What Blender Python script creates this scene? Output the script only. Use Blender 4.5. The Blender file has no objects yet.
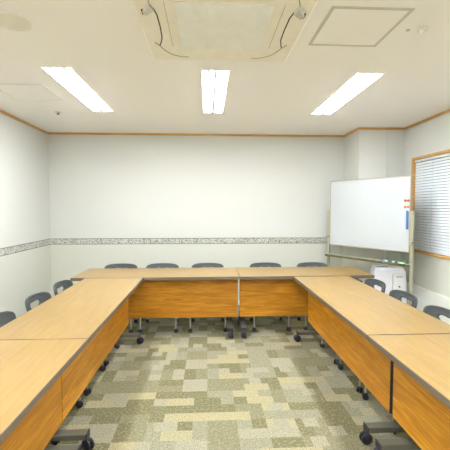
import bpy, bmesh, math, random
from mathutils import Vector, Matrix
random.seed(7)
S = bpy.context.scene
COL = S.collection
R = math.radians
PI = math.pi

# ------------------------------------------------------------------ camera
cam = bpy.data.objects.new('camera', bpy.data.cameras.new('camera'))
COL.objects.link(cam)
cam.location = (0, 0, 1.46)
cam.rotation_euler = (R(90 - 2.8), 0, R(-2.87))
cam.data.lens = 28.8; cam.data.sensor_width = 36; cam.data.clip_start = 0.02
S.camera = cam
# ------------------------------------------------------------------ light levels
TUBE = 33.0
SKY = .15
w = bpy.data.worlds.new('world'); S.world = w; w.use_nodes = True
bg = w.node_tree.nodes['Background']
sk = w.node_tree.nodes.new('ShaderNodeTexSky'); sk.sky_type = 'HOSEK_WILKIE'; sk.turbidity = 6
sk.sun_direction = Vector((-0.5, 0.3, 0.8)).normalized()
w.node_tree.links.new(sk.outputs[0], bg.inputs[0]); bg.inputs[1].default_value = SKY
S.view_settings.view_transform = 'Standard'; S.view_settings.look = 'None'
S.view_settings.gamma = 1; S.view_settings.use_curve_mapping = False
S.view_settings.exposure = 1.58

# ------------------------------------------------------------------ materials
def lin(c):
    return tuple((v/255/12.92) if v/255 <= .04045 else ((v/255+.055)/1.055)**2.4 for v in c) + (1,)

class NT:
    def __init__(s, name, rough=.5, metal=0, spec=.5):
        s.m = bpy.data.materials.new(name); s.m.use_nodes = True
        s.t = s.m.node_tree; s.b = s.t.nodes['Principled BSDF']
        s.b.inputs['Roughness'].default_value = rough
        s.b.inputs['Metallic'].default_value = metal
        s.b.inputs['Specular IOR Level'].default_value = spec
    def n(s, typ, **kw):
        nd = s.t.nodes.new(typ)
        for k, v in kw.items():
            if k.startswith('i_'):
                nd.inputs[int(k[2:])].default_value = v
            else: setattr(nd, k, v)
        return nd
    def l(s, a, b): s.t.links.new(a, b)
    def math(s, op, a, b=None, c=None):
        nd = s.t.nodes.new('ShaderNodeMath'); nd.operation = op
        for i, v in enumerate((a, b, c)):
            if v is None: continue
            if isinstance(v, (int, float)): nd.inputs[i].default_value = v
            else: s.l(v, nd.inputs[i])
        return nd.outputs[0]
    def mix(s, fac, a, b, blend='MIX'):
        nd = s.t.nodes.new('ShaderNodeMix'); nd.data_type = 'RGBA'; nd.blend_type = blend
        for i, v in ((0, fac), (6, a), (7, b)):
            if isinstance(v, (int, float, tuple)): nd.inputs[i].default_value = v
            else: s.l(v, nd.inputs[i])
        return nd.outputs[2]
    def coord(s, scale=(1, 1, 1), which='Object'):
        tc = s.n('ShaderNodeTexCoord'); mp = s.n('ShaderNodeMapping')
        mp.inputs['Scale'].default_value = scale
        s.l(tc.outputs[which], mp.inputs[0]); return mp.outputs[0]
    def noise(s, vec, scale=5, detail=3, rough=.5, dist=0):
        nd = s.n('ShaderNodeTexNoise')
        nd.inputs['Scale'].default_value = scale; nd.inputs['Detail'].default_value = detail
        nd.inputs['Roughness'].default_value = rough; nd.inputs['Distortion'].default_value = dist
        s.l(vec, nd.inputs['Vector']); return nd.outputs['Fac']
    def ramp(s, fac, stops, interp='LINEAR'):
        nd = s.n('ShaderNodeValToRGB'); nd.color_ramp.interpolation = interp
        e = nd.color_ramp.elements
        while len(e) < len(stops): e.new(.5)
        for q, (p, c) in zip(e, stops): q.position = p; q.color = c
        s.l(fac, nd.inputs[0]); return nd.outputs[0]
    def color(s, c):
        if isinstance(c, tuple): s.b.inputs['Base Color'].default_value = c
        else: s.l(c, s.b.inputs['Base Color'])
    def bump(s, h, strength=.2, dist=.002):
        nd = s.n('ShaderNodeBump'); nd.inputs['Strength'].default_value = strength
        nd.inputs['Distance'].default_value = dist
        s.l(h, nd.inputs['Height']); s.l(nd.outputs[0], s.b.inputs['Normal'])

def plain(name, c, rough=.5, metal=0, spec=.5, vary=.05):
    k = NT(name, rough, metal, spec)
    nz = k.noise(k.coord(), 14, 3)
    a = lin(c); b = tuple(v*(1-vary*2) for v in a[:3]) + (1,)
    k.color(k.mix(nz, b, tuple(min(1, v*(1+vary)) for v in a[:3]) + (1,)))
    return k.m

def wood(name, light, dark, rough=.35, sc=(1.4, 26, 26), contrast=.5, spec=.5):
    k = NT(name, rough, 0, spec)
    v = k.coord(sc)
    n1 = k.noise(v, 2.2, 5, .6, .6)
    n2 = k.noise(k.coord((3, 160, 160)), 2, 2)
    n3 = k.noise(k.coord((1.0, 7, 7)), 1.6, 2, .5, 1.5)
    n4 = k.noise(k.coord((1.6, 70, 70)), 2.4, 3, .7, .8)
    f = k.math('MULTIPLY_ADD', n2, .30, k.math('MULTIPLY_ADD', n3, .35, k.math('MULTIPLY_ADD', n4, .35, k.math('MULTIPLY', n1, .35))))
    k.color(k.ramp(f, [(.5 - .25*contrast - .05, lin(dark)), (.62, lin(tuple((a+b)/2 for a, b in zip(light, dark)))), (.8, lin(light))]))
    return k.m

def make_wall_mat(name):
    k = NT(name, .85, 0, .2)
    v = k.coord()
    sx = k.n('ShaderNodeSeparateXYZ'); k.l(v, sx.inputs[0])
    up = k.math('GREATER_THAN', sx.outputs[2], .96)
    c = k.mix(up, lin((205, 204, 188)), lin((206, 206, 197)))
    nz = k.noise(v, 9, 4, .6)
    nz2 = k.noise(v, 130, 2)
    c = k.mix(k.math('MULTIPLY', nz, .10), c, lin((212, 210, 196)))
    k.color(c)
    k.bump(nz2, .25, .001)
    return k.m

def make_ceiling_mat():
    k = NT('ceiling_board', .9, 0, .15)
    v = k.coord()
    k.color(k.mix(k.noise(v, 3, 4), lin((247, 245, 240)), lin((249, 247, 242))))
    k.bump(k.noise(v, 90, 3), .2, .001)
    return k.m

def make_border_mat():
    k = NT('floral_border', .8, 0, .2)
    v = k.coord()
    sx = k.n('ShaderNodeSeparateXYZ'); k.l(v, sx.inputs[0])
    z = sx.outputs[2]
    n1 = k.noise(v, 34, 3, .6, 2.0)
    n2 = k.noise(v, 75, 2, .5, 1.0)
    c = k.ramp(k.math('MULTIPLY_ADD', n2, .5, k.math('MULTIPLY', n1, .5)),
               [(.40, lin((100, 102, 90))), (.47, lin((156, 156, 142))), (.54, lin((200, 198, 184))), (.61, lin((214, 212, 200)))])
    d = k.math('ABSOLUTE', k.math('SUBTRACT', z, .965))
    edge = k.math('MULTIPLY', k.math('GREATER_THAN', d, .036), k.math('LESS_THAN', d, .042))
    c = k.mix(edge, c, lin((98, 98, 84)))
    mid = k.math('GREATER_THAN', d, .042)
    c = k.mix(mid, c, lin((184, 182, 166)))
    k.color(c)
    return k.m

def make_carpet():
    k = NT('patchwork_carpet', .97, 0, .1)
    v = k.coord()
    sx = k.n('ShaderNodeSeparateXYZ'); k.l(v, sx.inputs[0])
    X, Y = sx.outputs[0], sx.outputs[1]
    def cells(cx, cy, ox, oy, seed, stag=.5):
        row = k.math('FLOOR', k.math('DIVIDE', k.math('ADD', Y, oy), cy))
        shift = k.math('MULTIPLY', k.math('FRACT', k.math('MULTIPLY', row, stag)), cx)
        col = k.math('FLOOR', k.math('DIVIDE', k.math('ADD', k.math('ADD', X, ox), shift), cx))
        cb = k.n('ShaderNodeCombineXYZ'); k.l(col, cb.inputs[0]); k.l(row, cb.inputs[1]); cb.inputs[2].default_value = seed
        wn = k.n('ShaderNodeTexWhiteNoise'); wn.noise_dimensions = '3D'; k.l(cb.outputs[0], wn.inputs['Vector'])
        return wn.outputs['Value'], wn.outputs['Color']
    def cell_index(cs):
        return k.math('FLOOR', k.math('DIVIDE', k.math('ADD', X, 20), cs)), k.math('FLOOR', k.math('DIVIDE', k.math('ADD', Y, 20), cs))
    ci, cj = cell_index(.20)
    par = k.math('MODULO', k.math('ADD', ci, cj), 2)
    olive = lin((101, 96, 62)); mid = lin((117, 112, 82)); grey = lin((132, 129, 106)); lg = lin((147, 143, 121)); pale = lin((158, 149, 112))
    a, _ = cells(.20, .20, 0, 0, 1.3)
    b, _ = cells(.20, .10, .10, 0, 4.7)
    d, _ = cells(.10, .10, 0, 0, 9.1)
    dark = k.ramp(a, [(0, olive), (.55, mid), (.8, grey)], 'CONSTANT')
    light = k.ramp(a, [(0, lg), (.4, grey), (.8, mid)], 'CONSTANT')
    base = k.mix(k.math('GREATER_THAN', par, .5), dark, light)
    c = k.mix(k.math('LESS_THAN', b, .17), base, pale)
    c = k.mix(k.math('GREATER_THAN', b, .90), c, olive)
    c = k.mix(k.math('LESS_THAN', d, .09), c, lg)
    # lengthwise yarn streaks inside the patches
    st = k.noise(k.coord((3, 60, 1)), 2, 2)
    c = k.mix(k.math('MULTIPLY', st, .16), c, lin((164, 157, 126)))
    sp = k.noise(v, 170, 2, .7)
    sp2 = k.noise(v, 60, 3, .7)
    c = k.mix(k.ramp(sp, [(.36, (1, 1, 1, 1)), (.5, (0, 0, 0, 1))]), c, lin((78, 72, 46)), 'MIX')
    blot = k.noise(v, 5, 3)
    c = k.mix(k.ramp(sp2, [(.5, (0, 0, 0, 1)), (.68, (.55, .55, .55, 1))]), c, lin((165, 160, 136)))
    c = k.mix(k.math('MULTIPLY', blot, .14), c, lin((140, 134, 106)))
    k.color(c)
    k.bump(sp, .5, .003)
    return k.m

M = {}
M['wall'] = make_wall_mat('wallpaper')
M['ceiling'] = make_ceiling_mat()
M['border'] = make_border_mat()
M['carpet'] = make_carpet()
M['trim'] = wood('oak_trim', (212, 168, 102), (176, 124, 60), .5)
M['top'] = wood('pale_oak_laminate', (156, 129, 77), (130, 99, 49), .28, spec=.45)
M['panel'] = wood('honey_oak_laminate', (214, 152, 42), (132, 74, 6), .4, contrast=.8, spec=.35)
M['edge'] = plain('grey_edge_band', (104, 92, 76), .5)
M['steel'] = plain('grey_painted_steel', (104, 101, 86), .4, .3)
M['chrome'] = plain('bright_steel', (214, 214, 208), .25, .6)
M['black'] = plain('black_rubber', (34, 32, 40), .45)
M['darkhub'] = plain('dark_plastic', (44, 42, 48), .5)
M['chair'] = plain('charcoal_plastic', (66, 69, 66), .5)
M['white'] = plain('white_plastic', (250, 250, 249), .4)
M['lampwhite'] = plain('white_enamel', (246, 246, 244), .35)
M['ac'] = plain('cream_plastic', (246, 241, 226), .5)
M['grille'] = plain('pale_grey_grille', (244, 245, 240), .5)
M['slot'] = plain('slot_dark', (70, 66, 56), .7)
M['softslot'] = plain('slot_brown', (170, 160, 130), .7)
M['hatch'] = plain('hatch_grey_frame', (203, 202, 190), .5)
M['post'] = plain('beige_painted_steel', (160, 157, 130), .45)
M['olive'] = plain('olive_edge', (92, 90, 46), .5)
M['board'] = plain('whiteboard_enamel', (184, 188, 185), .22, vary=.01)
M['alu'] = plain('bronze_aluminium', (166, 156, 136), .4, .3)
M['orange'] = plain('orange_plastic', (180, 100, 52), .4)
M['blue'] = plain('blue_plastic', (66, 108, 160), .4)
M['violet'] = plain('violet_plastic', (90, 90, 190), .4)
M['green'] = plain('green_plastic', (50, 160, 80), .4)
M['slat'] = plain('blind_slat', (232, 236, 235), .5)
M['cord'] = plain('blind_cord', (180, 184, 184), .7)
M['ledge'] = plain('pale_wainscot', (236, 236, 222), .5)
g = NT('window_glass', .02); g.b.inputs['Transmission Weight'].default_value = 1; g.b.inputs['Base Color'].default_value = (.95, .97, .97, 1); M['glass'] = g.m
e = NT('tube_glow'); e.b.inputs['Emission Color'].default_value = (.92, .97, 1.09, 1); e.b.inputs['Emission Strength'].default_value = TUBE
e.b.inputs['Base Color'].default_value = (1, 1, 1, 1); M['tube'] = e.m

# ------------------------------------------------------------------ mesh helpers
def tf(bm, verts, loc, rot=None):
    m = Matrix.Translation(loc)
    if rot is not None: m = m @ rot
    bmesh.ops.transform(bm, matrix=m, verts=verts)

def box(bm, x0, x1, y0, y1, z0, z1, bev=0):
    r = bmesh.ops.create_cube(bm, size=1)
    bmesh.ops.transform(bm, matrix=Matrix.Translation(((x0+x1)/2, (y0+y1)/2, (z0+z1)/2)) @ Matrix.Diagonal((x1-x0, y1-y0, z1-z0, 1)), verts=r['verts'])
    if bev:
        ed = list({e for v in r['verts'] for e in v.link_edges})
        bmesh.ops.bevel(bm, geom=ed, offset=bev, segments=2, affect='EDGES', profile=.5)
    return bm

def cyl(bm, p0, p1, r0, r1=None, seg=16, cap=True):
    p0, p1 = Vector(p0), Vector(p1); d = p1 - p0
    r = bmesh.ops.create_cone(bm, segments=seg, radius1=r0, radius2=r0 if r1 is None else r1, depth=d.length, cap_ends=cap)
    tf(bm, r['verts'], (p0+p1)/2, d.to_track_quat('Z', 'Y').to_matrix().to_4x4())
    return bm

def tube(bm, pts, rad, seg=10):
    pts = [Vector(p) for p in pts]; rings = []
    up = None
    for i, p in enumerate(pts):
        if i == 0: t = pts[1]-p
        elif i == len(pts)-1: t = p-pts[i-1]
        else: t = (pts[i+1]-p).normalized() + (p-pts[i-1]).normalized()
        t.normalize()
        if up is None: up = t.orthogonal().normalized()
        up = (up - t*up.dot(t)).normalized()
        s = t.cross(up)
        rings.append([bm.verts.new(p + (up*math.cos(a) + s*math.sin(a))*rad) for a in [2*PI*j/seg for j in range(seg)]])
    for a, b in zip(rings, rings[1:]):
        for j in range(seg): bm.faces.new((a[j], a[(j+1) % seg], b[(j+1) % seg], b[j]))
    bm.faces.new(rings[0][::-1]); bm.faces.new(rings[-1])
    return bm

def lathe(bm, prof, seg=32, loc=(0, 0, 0), rot=None):
    vs = []; rings = []
    for r, z in prof:
        ring = [bm.verts.new((r*math.cos(2*PI*j/seg), r*math.sin(2*PI*j/seg), z)) for j in range(seg)]
        rings.append(ring); vs += ring
    for a, b in zip(rings, rings[1:]):
        for j in range(seg): bm.faces.new((a[j], a[(j+1) % seg], b[(j+1) % seg], b[j]))
    bm.faces.new(rings[0][::-1]); bm.faces.new(rings[-1])
    tf(bm, vs, loc, rot)
    return bm

def NB(): return bmesh.new()

def obj(name, bm, mat, parent=None, smooth=False, loc=None, rot=None):
    bmesh.ops.recalc_face_normals(bm, faces=bm.faces)
    me = bpy.data.meshes.new(name); bm.to_mesh(me); bm.free()
    me.materials.append(M[mat])
    if smooth:
        for p in me.polygons: p.use_smooth = True
        try: me.set_sharp_from_angle(angle=R(38))
        except Exception: pass
    o = bpy.data.objects.new(name, me); COL.objects.link(o)
    if parent is not None: o.parent = parent
    if loc is not None: o.location = loc
    if rot is not None: o.rotation_euler = rot
    return o

def tag(o, label, cat, group=None):
    o['label'] = label; o['category'] = cat
    if group: o['group'] = group
    return o

def thing(name, label, cat, loc=(0, 0, 0), rz=0, group=None):
    o = bpy.data.objects.new(name, None); COL.objects.link(o)
    o.location = loc; o.rotation_euler = (0, 0, rz); o.empty_display_size = .1
    return tag(o, label, cat, group)

def struct(name, bm, mat, parent=None):
    o = obj(name, bm, mat, parent)
    if parent is None: o['kind'] = 'structure'
    return o

def dup(root, loc, rz, label, group=None):
    def cp(o, par):
        c = o.copy(); COL.objects.link(c)
        if par is not None: c.parent = par
        for ch in o.children: cp(ch, c)
        return c
    kids = list(root.children)
    r = root.copy(); COL.objects.link(r)
    for ch in kids: cp(ch, r)
    r.location = loc; r.rotation_euler = (0, 0, rz); r['label'] = label
    if group: r['group'] = group
    return r

# ------------------------------------------------------------------ the room
XL, XR, YB, YF, ZC = -2.27, 2.66, 5.32, -2.6, 2.53
TW = .12
struct('floor', box(NB(), XL-TW, XR+TW, YF-TW, YB+TW, -.06, 0), 'carpet')
LX = [-1.148, .07, 1.305]          # ceiling light centres
LW, LL = .112, .63
LYF, LYB, LYC = 3.49, .92, -1.65
holes = [(x-LW, x+LW, y-LL, y+LL) for x in LX for y in (LYF, LYB, LYC)]
ACX, ACY = .095, 2.15
holes.append((ACX-.40, ACX+.40, ACY-.40, ACY+.40))
xs = sorted({XL-TW, XR+TW} | {h[i] for h in holes for i in (0, 1)})
ys = sorted({YF-TW, YB+TW} | {h[i] for h in holes for i in (2, 3)})
bm = NB(); vv = {}
def gv(x, y):
    if (x, y) not in vv: vv[(x, y)] = bm.verts.new((x, y, ZC))
    return vv[(x, y)]
for i in range(len(xs)-1):
    for j in range(len(ys)-1):
        cx, cy = (xs[i]+xs[i+1])/2, (ys[j]+ys[j+1])/2
        if any(h[0] < cx < h[1] and h[2] < cy < h[3] for h in holes): continue
        bm.faces.new((gv(xs[i], ys[j]), gv(xs[i], ys[j+1]), gv(xs[i+1], ys[j+1]), gv(xs[i+1], ys[j])))
r = bmesh.ops.extrude_face_region(bm, geom=list(bm.faces))
bmesh.ops.translate(bm, vec=(0, 0, .12), verts=[v for v in r['geom'] if isinstance(v, bmesh.types.BMVert)])
struct('ceiling', bm, 'ceiling')

struct('wall_back', box(NB(), XL-TW, XR+TW, YB, YB+TW, 0, ZC), 'wall')
struct('wall_front', box(NB(), XL-TW, XR+TW, YF-TW, YF, 0, ZC), 'wall')
struct('wall_left', box(NB(), XL-TW, XL, YF, YB, 0, ZC), 'wall')
WY0, WY1, WZ0, WZ1 = 2.72, 4.56, .885, 2.095    # window opening
bm = NB()
box(bm, XR, XR+TW, YF, WY0, 0, ZC); box(bm, XR, XR+TW, WY1, YB, 0, ZC)
box(bm, XR, XR+TW, WY0, WY1, 0, WZ0); box(bm, XR, XR+TW, WY0, WY1, WZ1, ZC)
struct('wall_right', bm, 'wall')
CX0, CX1, CY0, CY1 = 2.045, 2.43, 4.79, 4.776
bm = NB(); box(bm, CX0, CX1, CY0, YB, 0, ZC); box(bm, CX1, XR, CY1, YB, 0, ZC)
struct('wall_column', bm, 'wall')

def runs(name, z0, z1, t, mat, first, tagz=True):
    k = first
    segs = [(XL, CX0, YB-t, YB), (XL, XL+t, YF, YB-t), (CX0-t, CX0, CY0-t, YB-t),
            (CX0, CX1, CY0-t, CY0), (CX1-t*.5, XR-t, CY1-t, CY1), ]
    for s in segs:
        struct('trim_%d' % k, box(NB(), s[0], s[1], s[2], s[3], z0, z1), mat); k += 1
    return k
k = runs('crown', ZC-.03, ZC-.001, .014, 'trim', 1)
struct('trim_%d' % k, box(NB(), XR-.014, XR, YF, CY1, ZC-.03, ZC-.001), 'trim'); k += 1
k = runs('border', .918, 1.012, .004, 'border', k)
struct('trim_%d' % k, box(NB(), XR-.004, XR, WY1+.03, CY1, .918, 1.012), 'border'); k += 1
struct('trim_%d' % k, box(NB(), XR-.004, XR, YF, WY0-.03, .918, 1.012), 'border'); k += 1
# low pale boarding along right wall and column
bm = NB()
box(bm, XR-.03, XR, YF, CY1-.03, .0, .47, .004)
box(bm, CX0, XR-.03, CY1-.035, CY1, .0, .45, .004)
struct('baseboard_right', bm, 'ledge')
struct('baseboard_back', box(NB(), XL, CX0, YB-.012, YB, 0, .07), 'ledge')
struct('baseboard_left', box(NB(), XL, XL+.012, YF, YB-.012, 0, .07), 'ledge')

# window
wn = bpy.data.objects.new('window_1', None); COL.objects.link(wn); wn.location = (XR, (WY0+WY1)/2, WZ0); wn['kind'] = 'structure'
hy = (WY1-WY0)/2; hz = WZ1-WZ0
bm = NB(); fr = .032
box(bm, -.02, .11, -hy, hy, 0, fr, .003); box(bm, -.02, .11, -hy, hy, hz-fr, hz, .003)
box(bm, -.02, .11, -hy, -hy+fr, fr, hz-fr, .003); box(bm, -.02, .11, hy-fr, hy, fr, hz-fr, .003)
obj('window_frame', bm, 'trim', wn)
bm = NB(); box(bm, .085, .105, -.02, .02, fr, hz-fr)
for s in (-1, 1): box(bm, .085, .105, s*(hy-fr-.015)-.015, s*(hy-fr-.015)+.015, fr, hz-fr)
box(bm, .085, .105, -hy+fr, hy-fr, fr, fr+.03); box(bm, .085, .105, -hy+fr, hy-fr, hz-fr-.03, hz-fr)
obj('sash', bm, 'alu', wn)
obj('pane', box(NB(), .092, .097, -hy+fr+.03, hy-fr-.03, fr+.03, hz-fr-.03), 'glass', wn)

bl = thing('venetian_blind', 'closed pale horizontal slat blind filling the wood framed window on the right wall', 'blind', (XR+.022, (WY0+WY1)/2, WZ0+fr))
bh = hz-2*fr; bw = hy-fr-.006
obj('headrail', box(NB(), -.018, .018, -bw, bw, bh-.03, bh-.004, .003), 'slat', bl)
bm = NB(); ns = 32; pitch = (bh-.06)/ns
for i in range(ns):
    z = .022 + pitch*(i+.5)
    pr = [(-.0075, -.0150), (-.0050, 0), (.0025, .0150)]
    # tilted slightly curved slat, bottom edge into the room
    a = []
    for (x, dz) in pr:
        a.append((bm.verts.new((x, -bw, z+dz)), bm.verts.new((x, bw, z+dz))))
    b = []
    for (x, dz) in pr:
        b.append((bm.verts.new((x+.0012, -bw, z+dz)), bm.verts.new((x+.0012, bw, z+dz))))
    for q in range(2):
        bm.faces.new((a[q][0], a[q][1], a[q+1][1], a[q+1][0]))
        bm.faces.new((b[q][1], b[q][0], b[q+1][0], b[q+1][1]))
    bm.faces.new((a[0][0], b[0][0], b[0][1], a[0][1])); bm.faces.new((a[2][1], b[2][1], b[2][0], a[2][0]))
obj('slats', bm, 'slat', bl)
obj('bottom_rail', box(NB(), -.010, .010, -bw, bw, .004, .020, .003), 'slat', bl)
for s in (-.6, 0, .6):
    obj('ladder_cord', cyl(NB(), (-.009, s*bw, .01), (-.009, s*bw, bh-.01), .0012, seg=6), 'cord', bl)

# ------------------------------------------------------------------ ceiling things
def ceiling_light(x, y, label):
    t = thing('ceiling_light', label, 'ceiling light', (x, y, ZC), 0, 'recessed twin tube ceiling lights')
    bm = NB(); a, b = LW-.001, LL-.001; o = .007
    for (x0, x1, y0, y1) in ((-a-o, -a+.006, -b-o, b+o), (a-.006, a+o, -b-o, b+o), (-a+.006, a-.006, -b-o, -b+.006), (-a+.006, a-.006, b-.006, b+o)):
        box(bm, x0, x1, y0, y1, -.006, 0)
    obj('frame', bm, 'lampwhite', t)
    bm = NB(); h = .04; d = .003
    # sloped open reflector trough
    o1 = [bm.verts.new(p) for p in ((-a, -b, -.003), (a, -b, -.003), (a, b, -.003), (-a, b, -.003))]
    o2 = [bm.verts.new(p) for p in ((-a+.03, -b+.01, h), (a-.03, -b+.01, h), (a-.03, b-.01, h), (-a+.03, b-.01, h))]
    for i in range(4):
        bm.faces.new((o1[i], o1[(i+1) % 4], o2[(i+1) % 4], o2[i]))
    bm.faces.new(o2)
    rf = obj('reflector', bm, 'lampwhite', t)
    md = rf.modifiers.new('thick', 'SOLIDIFY'); md.thickness = .002; md.offset = 1
    bm = NB(); box(bm, -.004, .004, -b+.012, b-.012, -.012, h-.004); box(bm, -.009, .009, -b+.012, b-.012, -.020, -.012)
    obj('centre_fin', bm, 'steel', t)
    for s in (-1, 1):
        tb = obj('tube', cyl(NB(), (s*.056, -b+.05, .004), (s*.056, b-.05, .004), .0185, seg=20), 'tube', t, True)
        for q in (-1, 1):
            obj('socket', box(NB(), s*.056-.013, s*.056+.013, q*(b-.032)-.016, q*(b-.032)+.016, -.014, .035, .003), 'white', tb)
    return t
lt = ceiling_light(LX[0], LYF, 'leftmost of the three recessed strip lights above the tables, nearest the left wall')
dup(lt, (LX[1], LYF, ZC), 0, 'middle strip light of the row, recessed just behind the air conditioner grille')
dup(lt, (LX[2], LYF, ZC), 0, 'rightmost recessed strip light, beyond the square ceiling hatch with grey frame')
for yy, wh in ((LYB, 'beside the air conditioner'), (LYC, 'behind the camera')):  # both rows are added out of view to raise the room's brightness
    for xx, sd in zip(LX, ('left wall side', 'centre', 'window wall side')):
        dup(lt, (xx, yy, ZC), 0, 'strip light added out of frame to brighten the room, %s, %s' % (wh, sd))

# cassette air conditioner
ac = thing('ceiling_air_conditioner', 'square cream cassette air conditioner with pale louvred grille in the ceiling', 'air conditioner', (ACX, ACY, ZC))
bm = NB(); HB = .475
box(bm, -HB, HB, -HB, HB, -.028, 0, .012)
obj('panel', bm, 'ac', ac)
obj('body', box(NB(), -.39, .39, -.39, .39, .001, .2), 'ac', ac)
bm = NB()
gx = .268; gy = .268
for (x0, x1, y0, y1) in ((-gx-.006, -gx+.010, -gy, gy), (gx-.010, gx+.006, -gy, gy), (-gx+.010, gx-.010, -gy, -gy+.012), (-gx+.010, gx-.010, gy-.012, gy)):
    box(bm, x0, x1, y0, y1, -.033, -.028)
gf = obj('grille', bm, 'ac', ac)
bm = NB(); n = 20
for i in range(n):
    y = -gy+.014 + (2*gy-.028)*(i+.5)/n
    r = bmesh.ops.create_cube(bm, size=1)
    tf(bm, r['verts'], (0, y, -.034), Matrix.Rotation(R(-16), 4, 'X') @ Matrix.Diagonal((2*gx-.022, .026, .0022, 1)))
for xx in (-.09, .09): box(bm, xx-.004, xx+.004, -gy+.02, gy-.02, -.036, -.029)
obj('louvres', bm, 'grille', gf)
def slot_pts(sx):
    P = [(-.385, -.225), (-.372, -.185), (-.363, -.128), (-.362, 0), (-.367, .126), (-.380, .19), (-.394, .237)]
    return [(sx*x, y, -.0275) for x, y in P]
def ribbon(bm, pts, wd):
    pts = [Vector(p) for p in pts]; prev = None
    for i, p in enumerate(pts):
        t = (pts[min(i+1, len(pts)-1)] - pts[max(i-1, 0)]); t.z = 0; t.normalize()
        s = Vector((-t.y, t.x, 0))*wd/2
        cur = [bm.verts.new(p+s+Vector((0, 0, -.003))), bm.verts.new(p-s+Vector((0, 0, -.003))), bm.verts.new(p-s), bm.verts.new(p+s)]
        if prev:
            for j in range(4): bm.faces.new((prev[j], prev[(j+1) % 4], cur[(j+1) % 4], cur[j]))
        else: bm.faces.new(cur)
        prev = cur
    bm.faces.new(prev[::-1])
for sx in (-1, 1):
    bm = NB()
    ribbon(bm, slot_pts(sx), .007)
    obj('air_slot', bm, 'slot', ac)
    bm = NB()
    q = [(sx*-.392, -.255), (sx*-.436, -.175), (sx*-.424, -.150), (sx*-.372, -.200)]
    lo = [bm.verts.new((x, y, -.028)) for x, y in q]; hi = [bm.verts.new((x*.99, y, -.046)) for x, y in q]
    bm.faces.new(lo); bm.faces.new(hi[::-1])
    for j in range(4): bm.faces.new((lo[j], lo[(j+1) % 4], hi[(j+1) % 4], hi[j]))
    obj('corner_clip', bm, 'hatch', ac)
    obj('clip_gap', box(NB(), *sorted((sx*-.440, sx*-.427)), -.185, -.140, -.034, -.028), 'slot', ac)
    obj('side_seam', box(NB(), sx*.312-.0012, sx*.312+.0012, -.26, .25, -.0292, -.027), 'softslot', ac)
    for sy in (-1, 1):
        bm = NB()
        ribbon(bm, [(sx*-.42, sy*.196, -.0275), (sx*-.394, sy*.245, -.0275), (sx*-.37, sy*.31, -.0275), (sx*-.33, sy*.371, -.0275), (sx*-.278, sy*.401, -.0275), (sx*-.217, sy*.407, -.0275)], .005)
        obj('corner_seam', bm, 'softslot', ac)

def hatch(x0, x1, y0, y1, label, wd, mat):
    cx, cy = (x0+x1)/2, (y0+y1)/2
    t = thing('ceiling_hatch', label, 'hatch', (cx, cy, ZC))
    hx, hy_ = (x1-x0)/2, (y1-y0)/2
    bm = NB()
    for (a, b, c, d) in ((-hx, hx, -hy_, -hy_+wd), (-hx, hx, hy_-wd, hy_), (-hx, -hx+wd, -hy_+wd, hy_-wd), (hx-wd, hx, -hy_+wd, hy_-wd)):
        box(bm, a, b, c, d, -.004, 0)
    obj('frame', bm, mat, t)
    obj('lid', box(NB(), -hx+wd, hx-wd, -hy_+wd, hy_-wd, -.002, 0), 'ceiling', t)
hatch(.668, 1.122, 1.937, 2.396, 'square ceiling access hatch with grey metal frame right of the air conditioner', .019, 'hatch')
M['fainthatch'] = plain('faint_frame', (224, 219, 202), .7)
hatch(-1.885, -1.43, 3.265, 3.715, 'faint cream ceiling hatch near the left wall beside the left strip light', .008, 'fainthatch')

bm = NB(); lathe(bm, [(.100, 0), (.100, -.005), (.088, -.010), (.0005, -.010)], 40)
M['speaker'] = plain('speaker_cream', (234, 231, 216), .6)
tag(obj('ceiling_speaker', bm, 'speaker', loc=(-1.122, 2.194, ZC), smooth=True), 'round cream ceiling speaker left of the air conditioner', 'speaker')
t = thing('sprinkler_head', 'small metal sprinkler head in the ceiling near the far left corner', 'sprinkler', (-1.668, 4.19, ZC))
obj('escutcheon', lathe(NB(), [(.035, 0), (.033, -.006), (.012, -.010)], 24), 'hatch', t, True)
obj('nozzle', lathe(NB(), [(.010, -.010), (.010, -.022), (.018, -.024), (.018, -.027)], 16), 'steel', t, True)
t = thing('smoke_detector', 'small round cream detector right of the grey framed hatch', 'detector', (1.295, 2.155, ZC))
obj('base', lathe(NB(), [(.03, 0), (.03, -.008), (.026, -.010)], 28), 'speaker', t, True)
obj('cap', lathe(NB(), [(.018, -.010), (.016, -.022), (.008, -.026)], 24), 'ceiling', t, True)
tag(obj('ceiling_sensor', lathe(NB(), [(.012, 0), (.012, -.005), (.006, -.008)], 16), 'hatch', loc=(1.215, 2.17, ZC), smooth=True), 'tiny round sensor dot between the hatch and the round detector', 'sensor')

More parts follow.
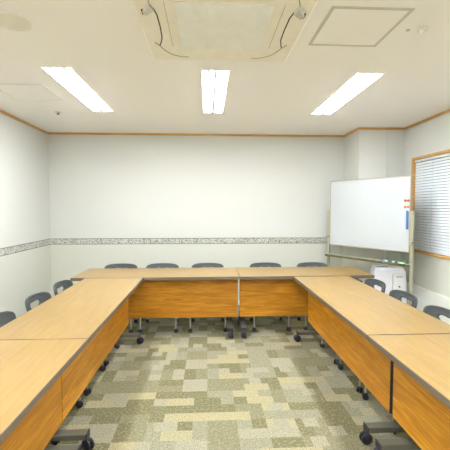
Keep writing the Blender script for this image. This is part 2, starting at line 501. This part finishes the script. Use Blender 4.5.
# ------------------------------------------------------------------ tables
TD = .31
def caster_bm(w=.026, r=.033, gap=.006):
    bm = NB()
    for s in (-1, 1):
        x0 = s*gap/2; x1 = s*(gap/2+w)
        lathe(bm, [(r*.8, x0), (r, x0+s*w*.2), (r, x0+s*w*.7), (r*.75, x1)], 20, (0, 0, r), Matrix.Rotation(R(90), 4, 'Y'))
    box(bm, -gap, gap, -r*.5, r*.5, r*.7, r*2.0)
    return bm
def nesting_table(L, label, rz, loc, bracket=False, in0=.01, in1=.01, l0=.07, l1=.07):
    t = thing('folding_table', label, 'table', loc, rz, 'wheeled folding tables set in a U')
    h = L/2
    obj('tabletop', box(NB(), -h+.0015, h-.0015, -TD+.004, TD-.004, .671, .700), 'top', t)
    bm = NB()
    e = .0045
    for (a, b, c, d) in ((-h+.001, h-.001, -TD, -TD+e), (-h+.001, h-.001, TD-e, TD), (-h+.001, -h+e, -TD+e, TD-e), (h-e, h-.001, -TD+e, TD-e)):
        box(bm, a, b, c, d, .668, .6995)
    obj('edge_band', bm, 'edge', t)
    bm = NB(); box(bm, -h+in0, h-in1, -.153, -.135, .205, .655, .002)
    mp = obj('modesty_panel', bm, 'panel', t)
    for s, q in ((-1, in0), (1, in1)):
        if q < .004: continue
        x = s*(h-q)
        obj('gap_shade_strip', box(NB(), min(x, x+s*.003), max(x, x+s*.003), -.154, -.134, .205, .655), 'darkhub', mp)  # dark strip painting in the shade of the gap between panels
    obj('support_beam', box(NB(), -h+.07, h-.07, -.02, .03, .632, .674, .003), 'steel', t)
    for s in (-1, 1):
        x = s*(h-(l0 if s < 0 else l1))
        bm = NB(); tube(bm, [(x, .015, .09), (x, .015, .64)], .020, 12)
        box(bm, x-.03, x+.03, -.14, .16, .652, .672, .003)
        lg = obj('leg', bm, 'steel', t, True)
        bm = NB(); box(bm, x-.03, x+.03, -.28, .24, .080, .115, .004)
        ft = obj('foot', bm, 'steel', t)
        obj('foot_cap', box(NB(), x-.031, x+.031, -.285, -.2795, .074, .116), 'darkhub', ft)
        for y in (-.282, .205):
            c = obj('caster', caster_bm(.022, .036), 'black', ft, True, loc=(x, y, 0), rot=(0, 0, random.uniform(-.6, .6)))
        obj('leg_socket', box(NB(), x-.035, x+.035, -.02, .05, .118, .165, .006), 'darkhub', lg)
        obj('panel_bracket', box(NB(), x-.015, x+.015, -.135, .0, .58, .60), 'steel', lg)
    if bracket:
        bm = NB(); box(bm, h-.014, h-.004, -.160, -.153, .21, .665)
        box(bm, h-.07, h-.004, -.165, -.150, .655, .672)
        obj('coupling_strip', bm, 'chrome', mp)
    return t
YT = 3.912
YTc = YT + TD
nesting_table(1.83, 'folding table forming the left half of the far row, top reaching the left corner', 0, (-1.470+.915, YTc, 0), True, in0=.2, l1=.10)
nesting_table(1.510, 'shorter folding table at the right of the far row, in front of the whiteboard', 0, (.365+.755, YTc, 0), in1=.2, l0=.045)
# left arm: panel side faces +X  -> local -Y = world +X  => rz = +90
XLc = -.69-TD
nesting_table(1.80, 'folding table in the left arm, the far one touching the far row', R(90), (XLc, 2.997, 0), in0=.0005, l0=.04)
nesting_table(1.80, 'nearest folding table on the left, its top filling the lower left of the photo', R(90), (XLc, 1.192, 0), in1=.0005, l1=.10)
XRc = .952+TD
nesting_table(1.81, 'folding table in the right arm, the far one nearer the whiteboard', R(-90), (XRc, 2.977, 0), in1=.012, l1=.045)
nesting_table(1.80, 'nearest folding table on the right, its top cut by the lower right of the photo', R(-90), (XRc, 1.162, 0), in0=.012, l0=.105)

# ------------------------------------------------------------------ chairs
def shell_back():
    """curved plastic backrest with rounded triangular opening"""
    bm = NB(); N = 64; K = 7
    def outer(a):
        # superellipse, wider at the top
        c, s = math.cos(a), math.sin(a)
        n = 7.0
        r = (abs(c)**n + abs(s)**n)**(-1/n)
        x, z = r*c*.210, r*s*.125
        x *= 1 - .10*(.125-z)/.25
        if z > 0: z *= 1 - .08*abs(x/.210)**2.5
        return x, z
    def inner(a):
        c, s = math.cos(a), math.sin(a)
        # rounded triangle, wide at top, narrow at the bottom
        rr = .058*(1 + .27*math.cos(3*(a+PI/2)) + .05*math.cos(6*(a+PI/2)))
        return rr*c*1.30, rr*s*.80 + .035
    rings = []
    for k in range(K):
        t = k/(K-1)
        ring = []
        for i in range(N):
            a = 2*PI*i/N
            xo, zo = outer(a); xi, zi = inner(a)
            x = xo+(xi-xo)*t; z = zo+(zi-zo)*t
            y = -1.25*x*x + .22*z + .03*math.sin(t*PI)*.2
            ring.append(bm.verts.new((x, y, z)))
        rings.append(ring)
    for a, b in zip(rings, rings[1:]):
        for i in range(N): bm.faces.new((a[i], a[(i+1) % N], b[(i+1) % N], b[i]))
    return bm
def seat_bm():
    bm = NB(); nx, ny = 14, 14; g = []
    for i in range(nx+1):
        row = []
        for j in range(ny+1):
            u, v = i/nx*2-1, j/ny*2-1
            k = 1-.10*(abs(v)**4)
            x = .215*u*k; y = .21*v*(1-.10*abs(u)**4)
            z = .018*u*u - .018*max(0, -v)**3 + .018*max(0, v)**3
            row.append(bm.verts.new((x, y, z)))
        g.append(row)
    for i in range(nx):
        for j in range(ny): bm.faces.new((g[i][j], g[i+1][j], g[i+1][j+1], g[i][j+1]))
    return bm
def make_chair(label, loc, rz):
    # faces local -Y, back at +Y
    t = thing('meeting_chair', label, 'chair', loc, rz, 'charcoal wheeled chairs around the tables')
    s_ = obj('seat', seat_bm(), 'chair', t, True, loc=(0, -.005, .425))
    md = s_.modifiers.new('thick', 'SOLIDIFY'); md.thickness = .016; md.offset = 0
    b_ = obj('backrest', shell_back(), 'chair', t, True, loc=(0, .285, .614))
    md = b_.modifiers.new('thick', 'SOLIDIFY'); md.thickness = .014; md.offset = 0
    for sx in (-1, 1):
        lg = obj('leg', tube(NB(), [(sx*.205, -.19, .055), (sx*.205, -.185, .30), (sx*.20, -.16, .395), (sx*.19, -.10, .408)], .0085), 'chrome', t, True)
        obj('caster', caster_bm(.013, .024, .012), 'black', lg, True, loc=(sx*.205, -.19, 0), rot=(0, 0, sx*.5+.2))
        lg = obj('leg', tube(NB(), [(sx*.19, .19, .055), (sx*.195, .17, .30), (sx*.2, .15, .40)], .0085), 'chrome', t, True)
        obj('caster', caster_bm(.013, .024, .012), 'black', lg, True, loc=(sx*.19, .19, 0), rot=(0, 0, -.3*sx))
        obj('back_post', tube(NB(), [(sx*.2, -.16, .405), (sx*.2, .13, .405), (sx*.19, .19, .44), (sx*.175, .22, .54), (sx*.17, .235, .60)], .009), 'chrome', t, True)
    obj('seat_rail', tube(NB(), [(-.2, -.10, .405), (.2, -.10, .405)], .008), 'chrome', t, True)
    return t
YCH = 4.34
ch = make_chair('charcoal chair at the far row, the leftmost of five against the back wall', (-1.09, YCH, 0), 0)
G5 = [(-.568, 'charcoal chair at the far row, second from the left of five'),
      (.008, 'charcoal chair at the far row just left of the seam between its two tables'),
      (.757, 'charcoal chair at the far row just right of the seam between its two tables'),
      (1.372, 'charcoal chair at the far row, the one beside the whiteboard stand')]
for x, lb in G5: dup(ch, (x, YCH, 0), 0, lb)
for y, lb in ((3.51, 'charcoal chair by the left wall, farthest of three, nearest the far left corner'),
              (2.995, 'charcoal chair by the left wall, the middle one of three'),
              (2.41, 'charcoal chair by the left wall, the nearest one, cut by the photo edge')):
    dup(ch, (-1.125, y, 0), R(90), lb)
for y, lb in ((3.43, 'charcoal chair on the right side in front of the white air purifier'),
              (2.92, 'charcoal chair on the right side, the middle one, by the whiteboard right post'),
              (2.41, 'charcoal chair on the right side, nearest the camera under the window')):
    dup(ch, (1.39, y, 0), R(-90), lb)

# ------------------------------------------------------------------ whiteboard
TH = math.atan2(3.99-4.97, 2.343-1.71)
WC = Vector((2.027, 4.48, 0))
def wb(x, y, z=0): 
    return (WC.x + x*math.cos(TH) - y*math.sin(TH), WC.y + x*math.sin(TH) + y*math.cos(TH), z)
t = thing('whiteboard', 'large blank white board on a beige wheeled stand in the far right corner', 'whiteboard', WC, TH)
obj('writing_surface', box(NB(), -.548, .548, -.012, .012, .952, 1.812), 'board', t)
bm = NB()
for a in ((-.562, .562, -.015, .015, 1.810, 1.824), (-.562, .562, -.015, .015, .94, .953), (-.562, -.547, -.015, .015, .953, 1.81), (.547, .562, -.015, .015, .953, 1.81)):
    box(bm, *a, .002)
obj('board_frame', bm, 'alu', t)
for s in (-1, 1):
    p = obj('post', box(NB(), s*.583-.017, s*.583+.017, -.017, .017, .10, 1.41, .004), 'post', t)
    obj('post_cap', box(NB(), s*.583-.019, s*.583+.019, -.019, .019, 1.405, 1.42, .004), 'post', p)
    obj('clamp_knob', cyl(NB(), (s*.583, -.05, 1.05), (s*.583, -.015, 1.05), .018, seg=16), 'post', p, True)
    obj('pivot', cyl(NB(), (s*.545, 0, 1.38), (s*.575, 0, 1.38), .012, seg=12), 'post', p)
    f = obj('foot', box(NB(), s*.583-.02, s*.583+.02, -.24, .27, .065, .10, .005), 'post', t)
    for y in (-.22, .25):
        obj('caster', caster_bm(.014, .03, .012), 'black', f, True, loc=(s*.583, y, 0))
obj('cross_rail', box(NB(), -.566, .566, -.012, .012, .13, .16, .003), 'post', t)
tr = obj('tray', box(NB(), -.563, .563, -.100, .015, .800, .812, .002), 'post', t)
obj('tray_lip', box(NB(), -.563, .563, -.106, -.100, .788, .816, .002), 'olive', tr)
obj('tray_bar', box(NB(), -.566, .566, -.012, .014, .775, .800, .002), 'post', t)

def marker(x, y, col, label):
    bm = NB(); cyl(bm, (-.055, 0, .008), (.035, 0, .008), .008, seg=14)
    m = obj('marker', bm, 'white', None, True, loc=wb(x, y, .8125), rot=(0, 0, TH + random.uniform(-.2, .2)))
    obj('cap', cyl(NB(), (.035, 0, .008), (.07, 0, .008), .0088, seg=14), col, m, True)
    bm = NB(); cyl(bm, (-.054, 0, .008), (.0, 0, .008), .0085, seg=14)
    obj('label_sleeve', bm, col, m, True)
    return tag(m, label, 'marker', 'markers on the whiteboard tray')
marker(.27, -.035, 'violet', 'violet blue marker lying on the whiteboard tray left of the green eraser')
marker(.30, -.062, 'blue', 'blue marker lying at the front lip of the whiteboard tray')
marker(.385, -.060, 'black', 'short black marker between the blue marker and the green eraser')
er = thing('board_eraser', 'green whiteboard eraser at the right end of the tray', 'eraser', wb(.475, -.045, .8125), TH)
obj('felt_pad', box(NB(), -.06, .06, -.022, .022, 0, .010, .002), 'white', er)
obj('handle', box(NB(), -.062, .062, -.024, .024, .010, .024, .004), 'green', er)
for i, (x, z, lb) in enumerate(((.500, 1.540, 'orange round magnet, upper left of the four on the board'), (.535, 1.540, 'orange round magnet, upper right of the four on the board'),
                            (.500, 1.465, 'orange round magnet, lower left of the four on the board'), (.535, 1.465, 'orange round magnet, lower right of the four on the board'))):
    bm = NB(); lathe(bm, [(.016, 0), (.016, .006), (.011, .010), (.013, .014), (.007, .016)], 20, (0, 0, 0), Matrix.Rotation(R(90), 4, 'X'))
    tag(obj('magnet', bm, 'orange', None, True, loc=wb(x, -.0122, z), rot=(0, 0, TH)), lb, 'magnet', 'orange magnets on the whiteboard')
bm = NB(); box(bm, -.013, .013, -.014, 0, -.108, .108, .004)
tag(obj('magnetic_bar', bm, 'blue', None, loc=wb(.529, -.0122, 1.315), rot=(0, 0, TH)), 'blue upright magnetic bar on the whiteboard right edge below the orange magnets', 'magnet')

# ------------------------------------------------------------------ air purifier
ap = thing('air_purifier', 'white tapered air purifier with a dark slot on top, behind the whiteboard tray', 'air purifier', (2.325, 4.50, 0), R(-14))
def taper(bm, w0, d0, w1, d1, z0, z1, bev):
    r = bmesh.ops.create_cube(bm, size=1)
    for v in r['verts']:
        top = v.co.z > 0
        v.co = Vector(((w1 if top else w0)*(1 if v.co.x > 0 else -1)/2, (d1 if top else d0)*(1 if v.co.y > 0 else -1)/2, z1 if top else z0))
    bmesh.ops.bevel(bm, geom=list({e for v in r['verts'] for e in v.link_edges}), offset=bev, segments=4, affect='EDGES', profile=.5)
bm = NB(); taper(bm, .44, .30, .38, .25, .02, .675, .028)
obj('body', bm, 'white', ap, True)
obj('base', box(NB(), -.20, .20, -.13, .13, 0, .025, .006), 'hatch', ap)
bm = NB(); taper(bm, .36, .23, .33, .20, .672, .700, .010)
tp = obj('top_cover', bm, 'white', ap, True)
obj('air_outlet', box(NB(), -.155, .0, -.055, -.015, .695, .7025, .002), 'steel', tp)
obj('control_strip', box(NB(), .03, .14, -.06, -.02, .695, .7025, .002), 'hatch', tp)
bm = NB(); box(bm, -.002, .002, -.1525, -.140, .05, .64)
obj('front_seam', box(NB(), .030, .034, -.150, -.13, .05, .62), 'hatch', ap)
obj('button', cyl(NB(), (.11, -.15, .47), (.11, -.128, .47), .010, seg=16), 'steel', ap, True)
obj('handle_recess', box(NB(), .07, .15, -.138, -.12, .585, .60, .002), 'hatch', ap)
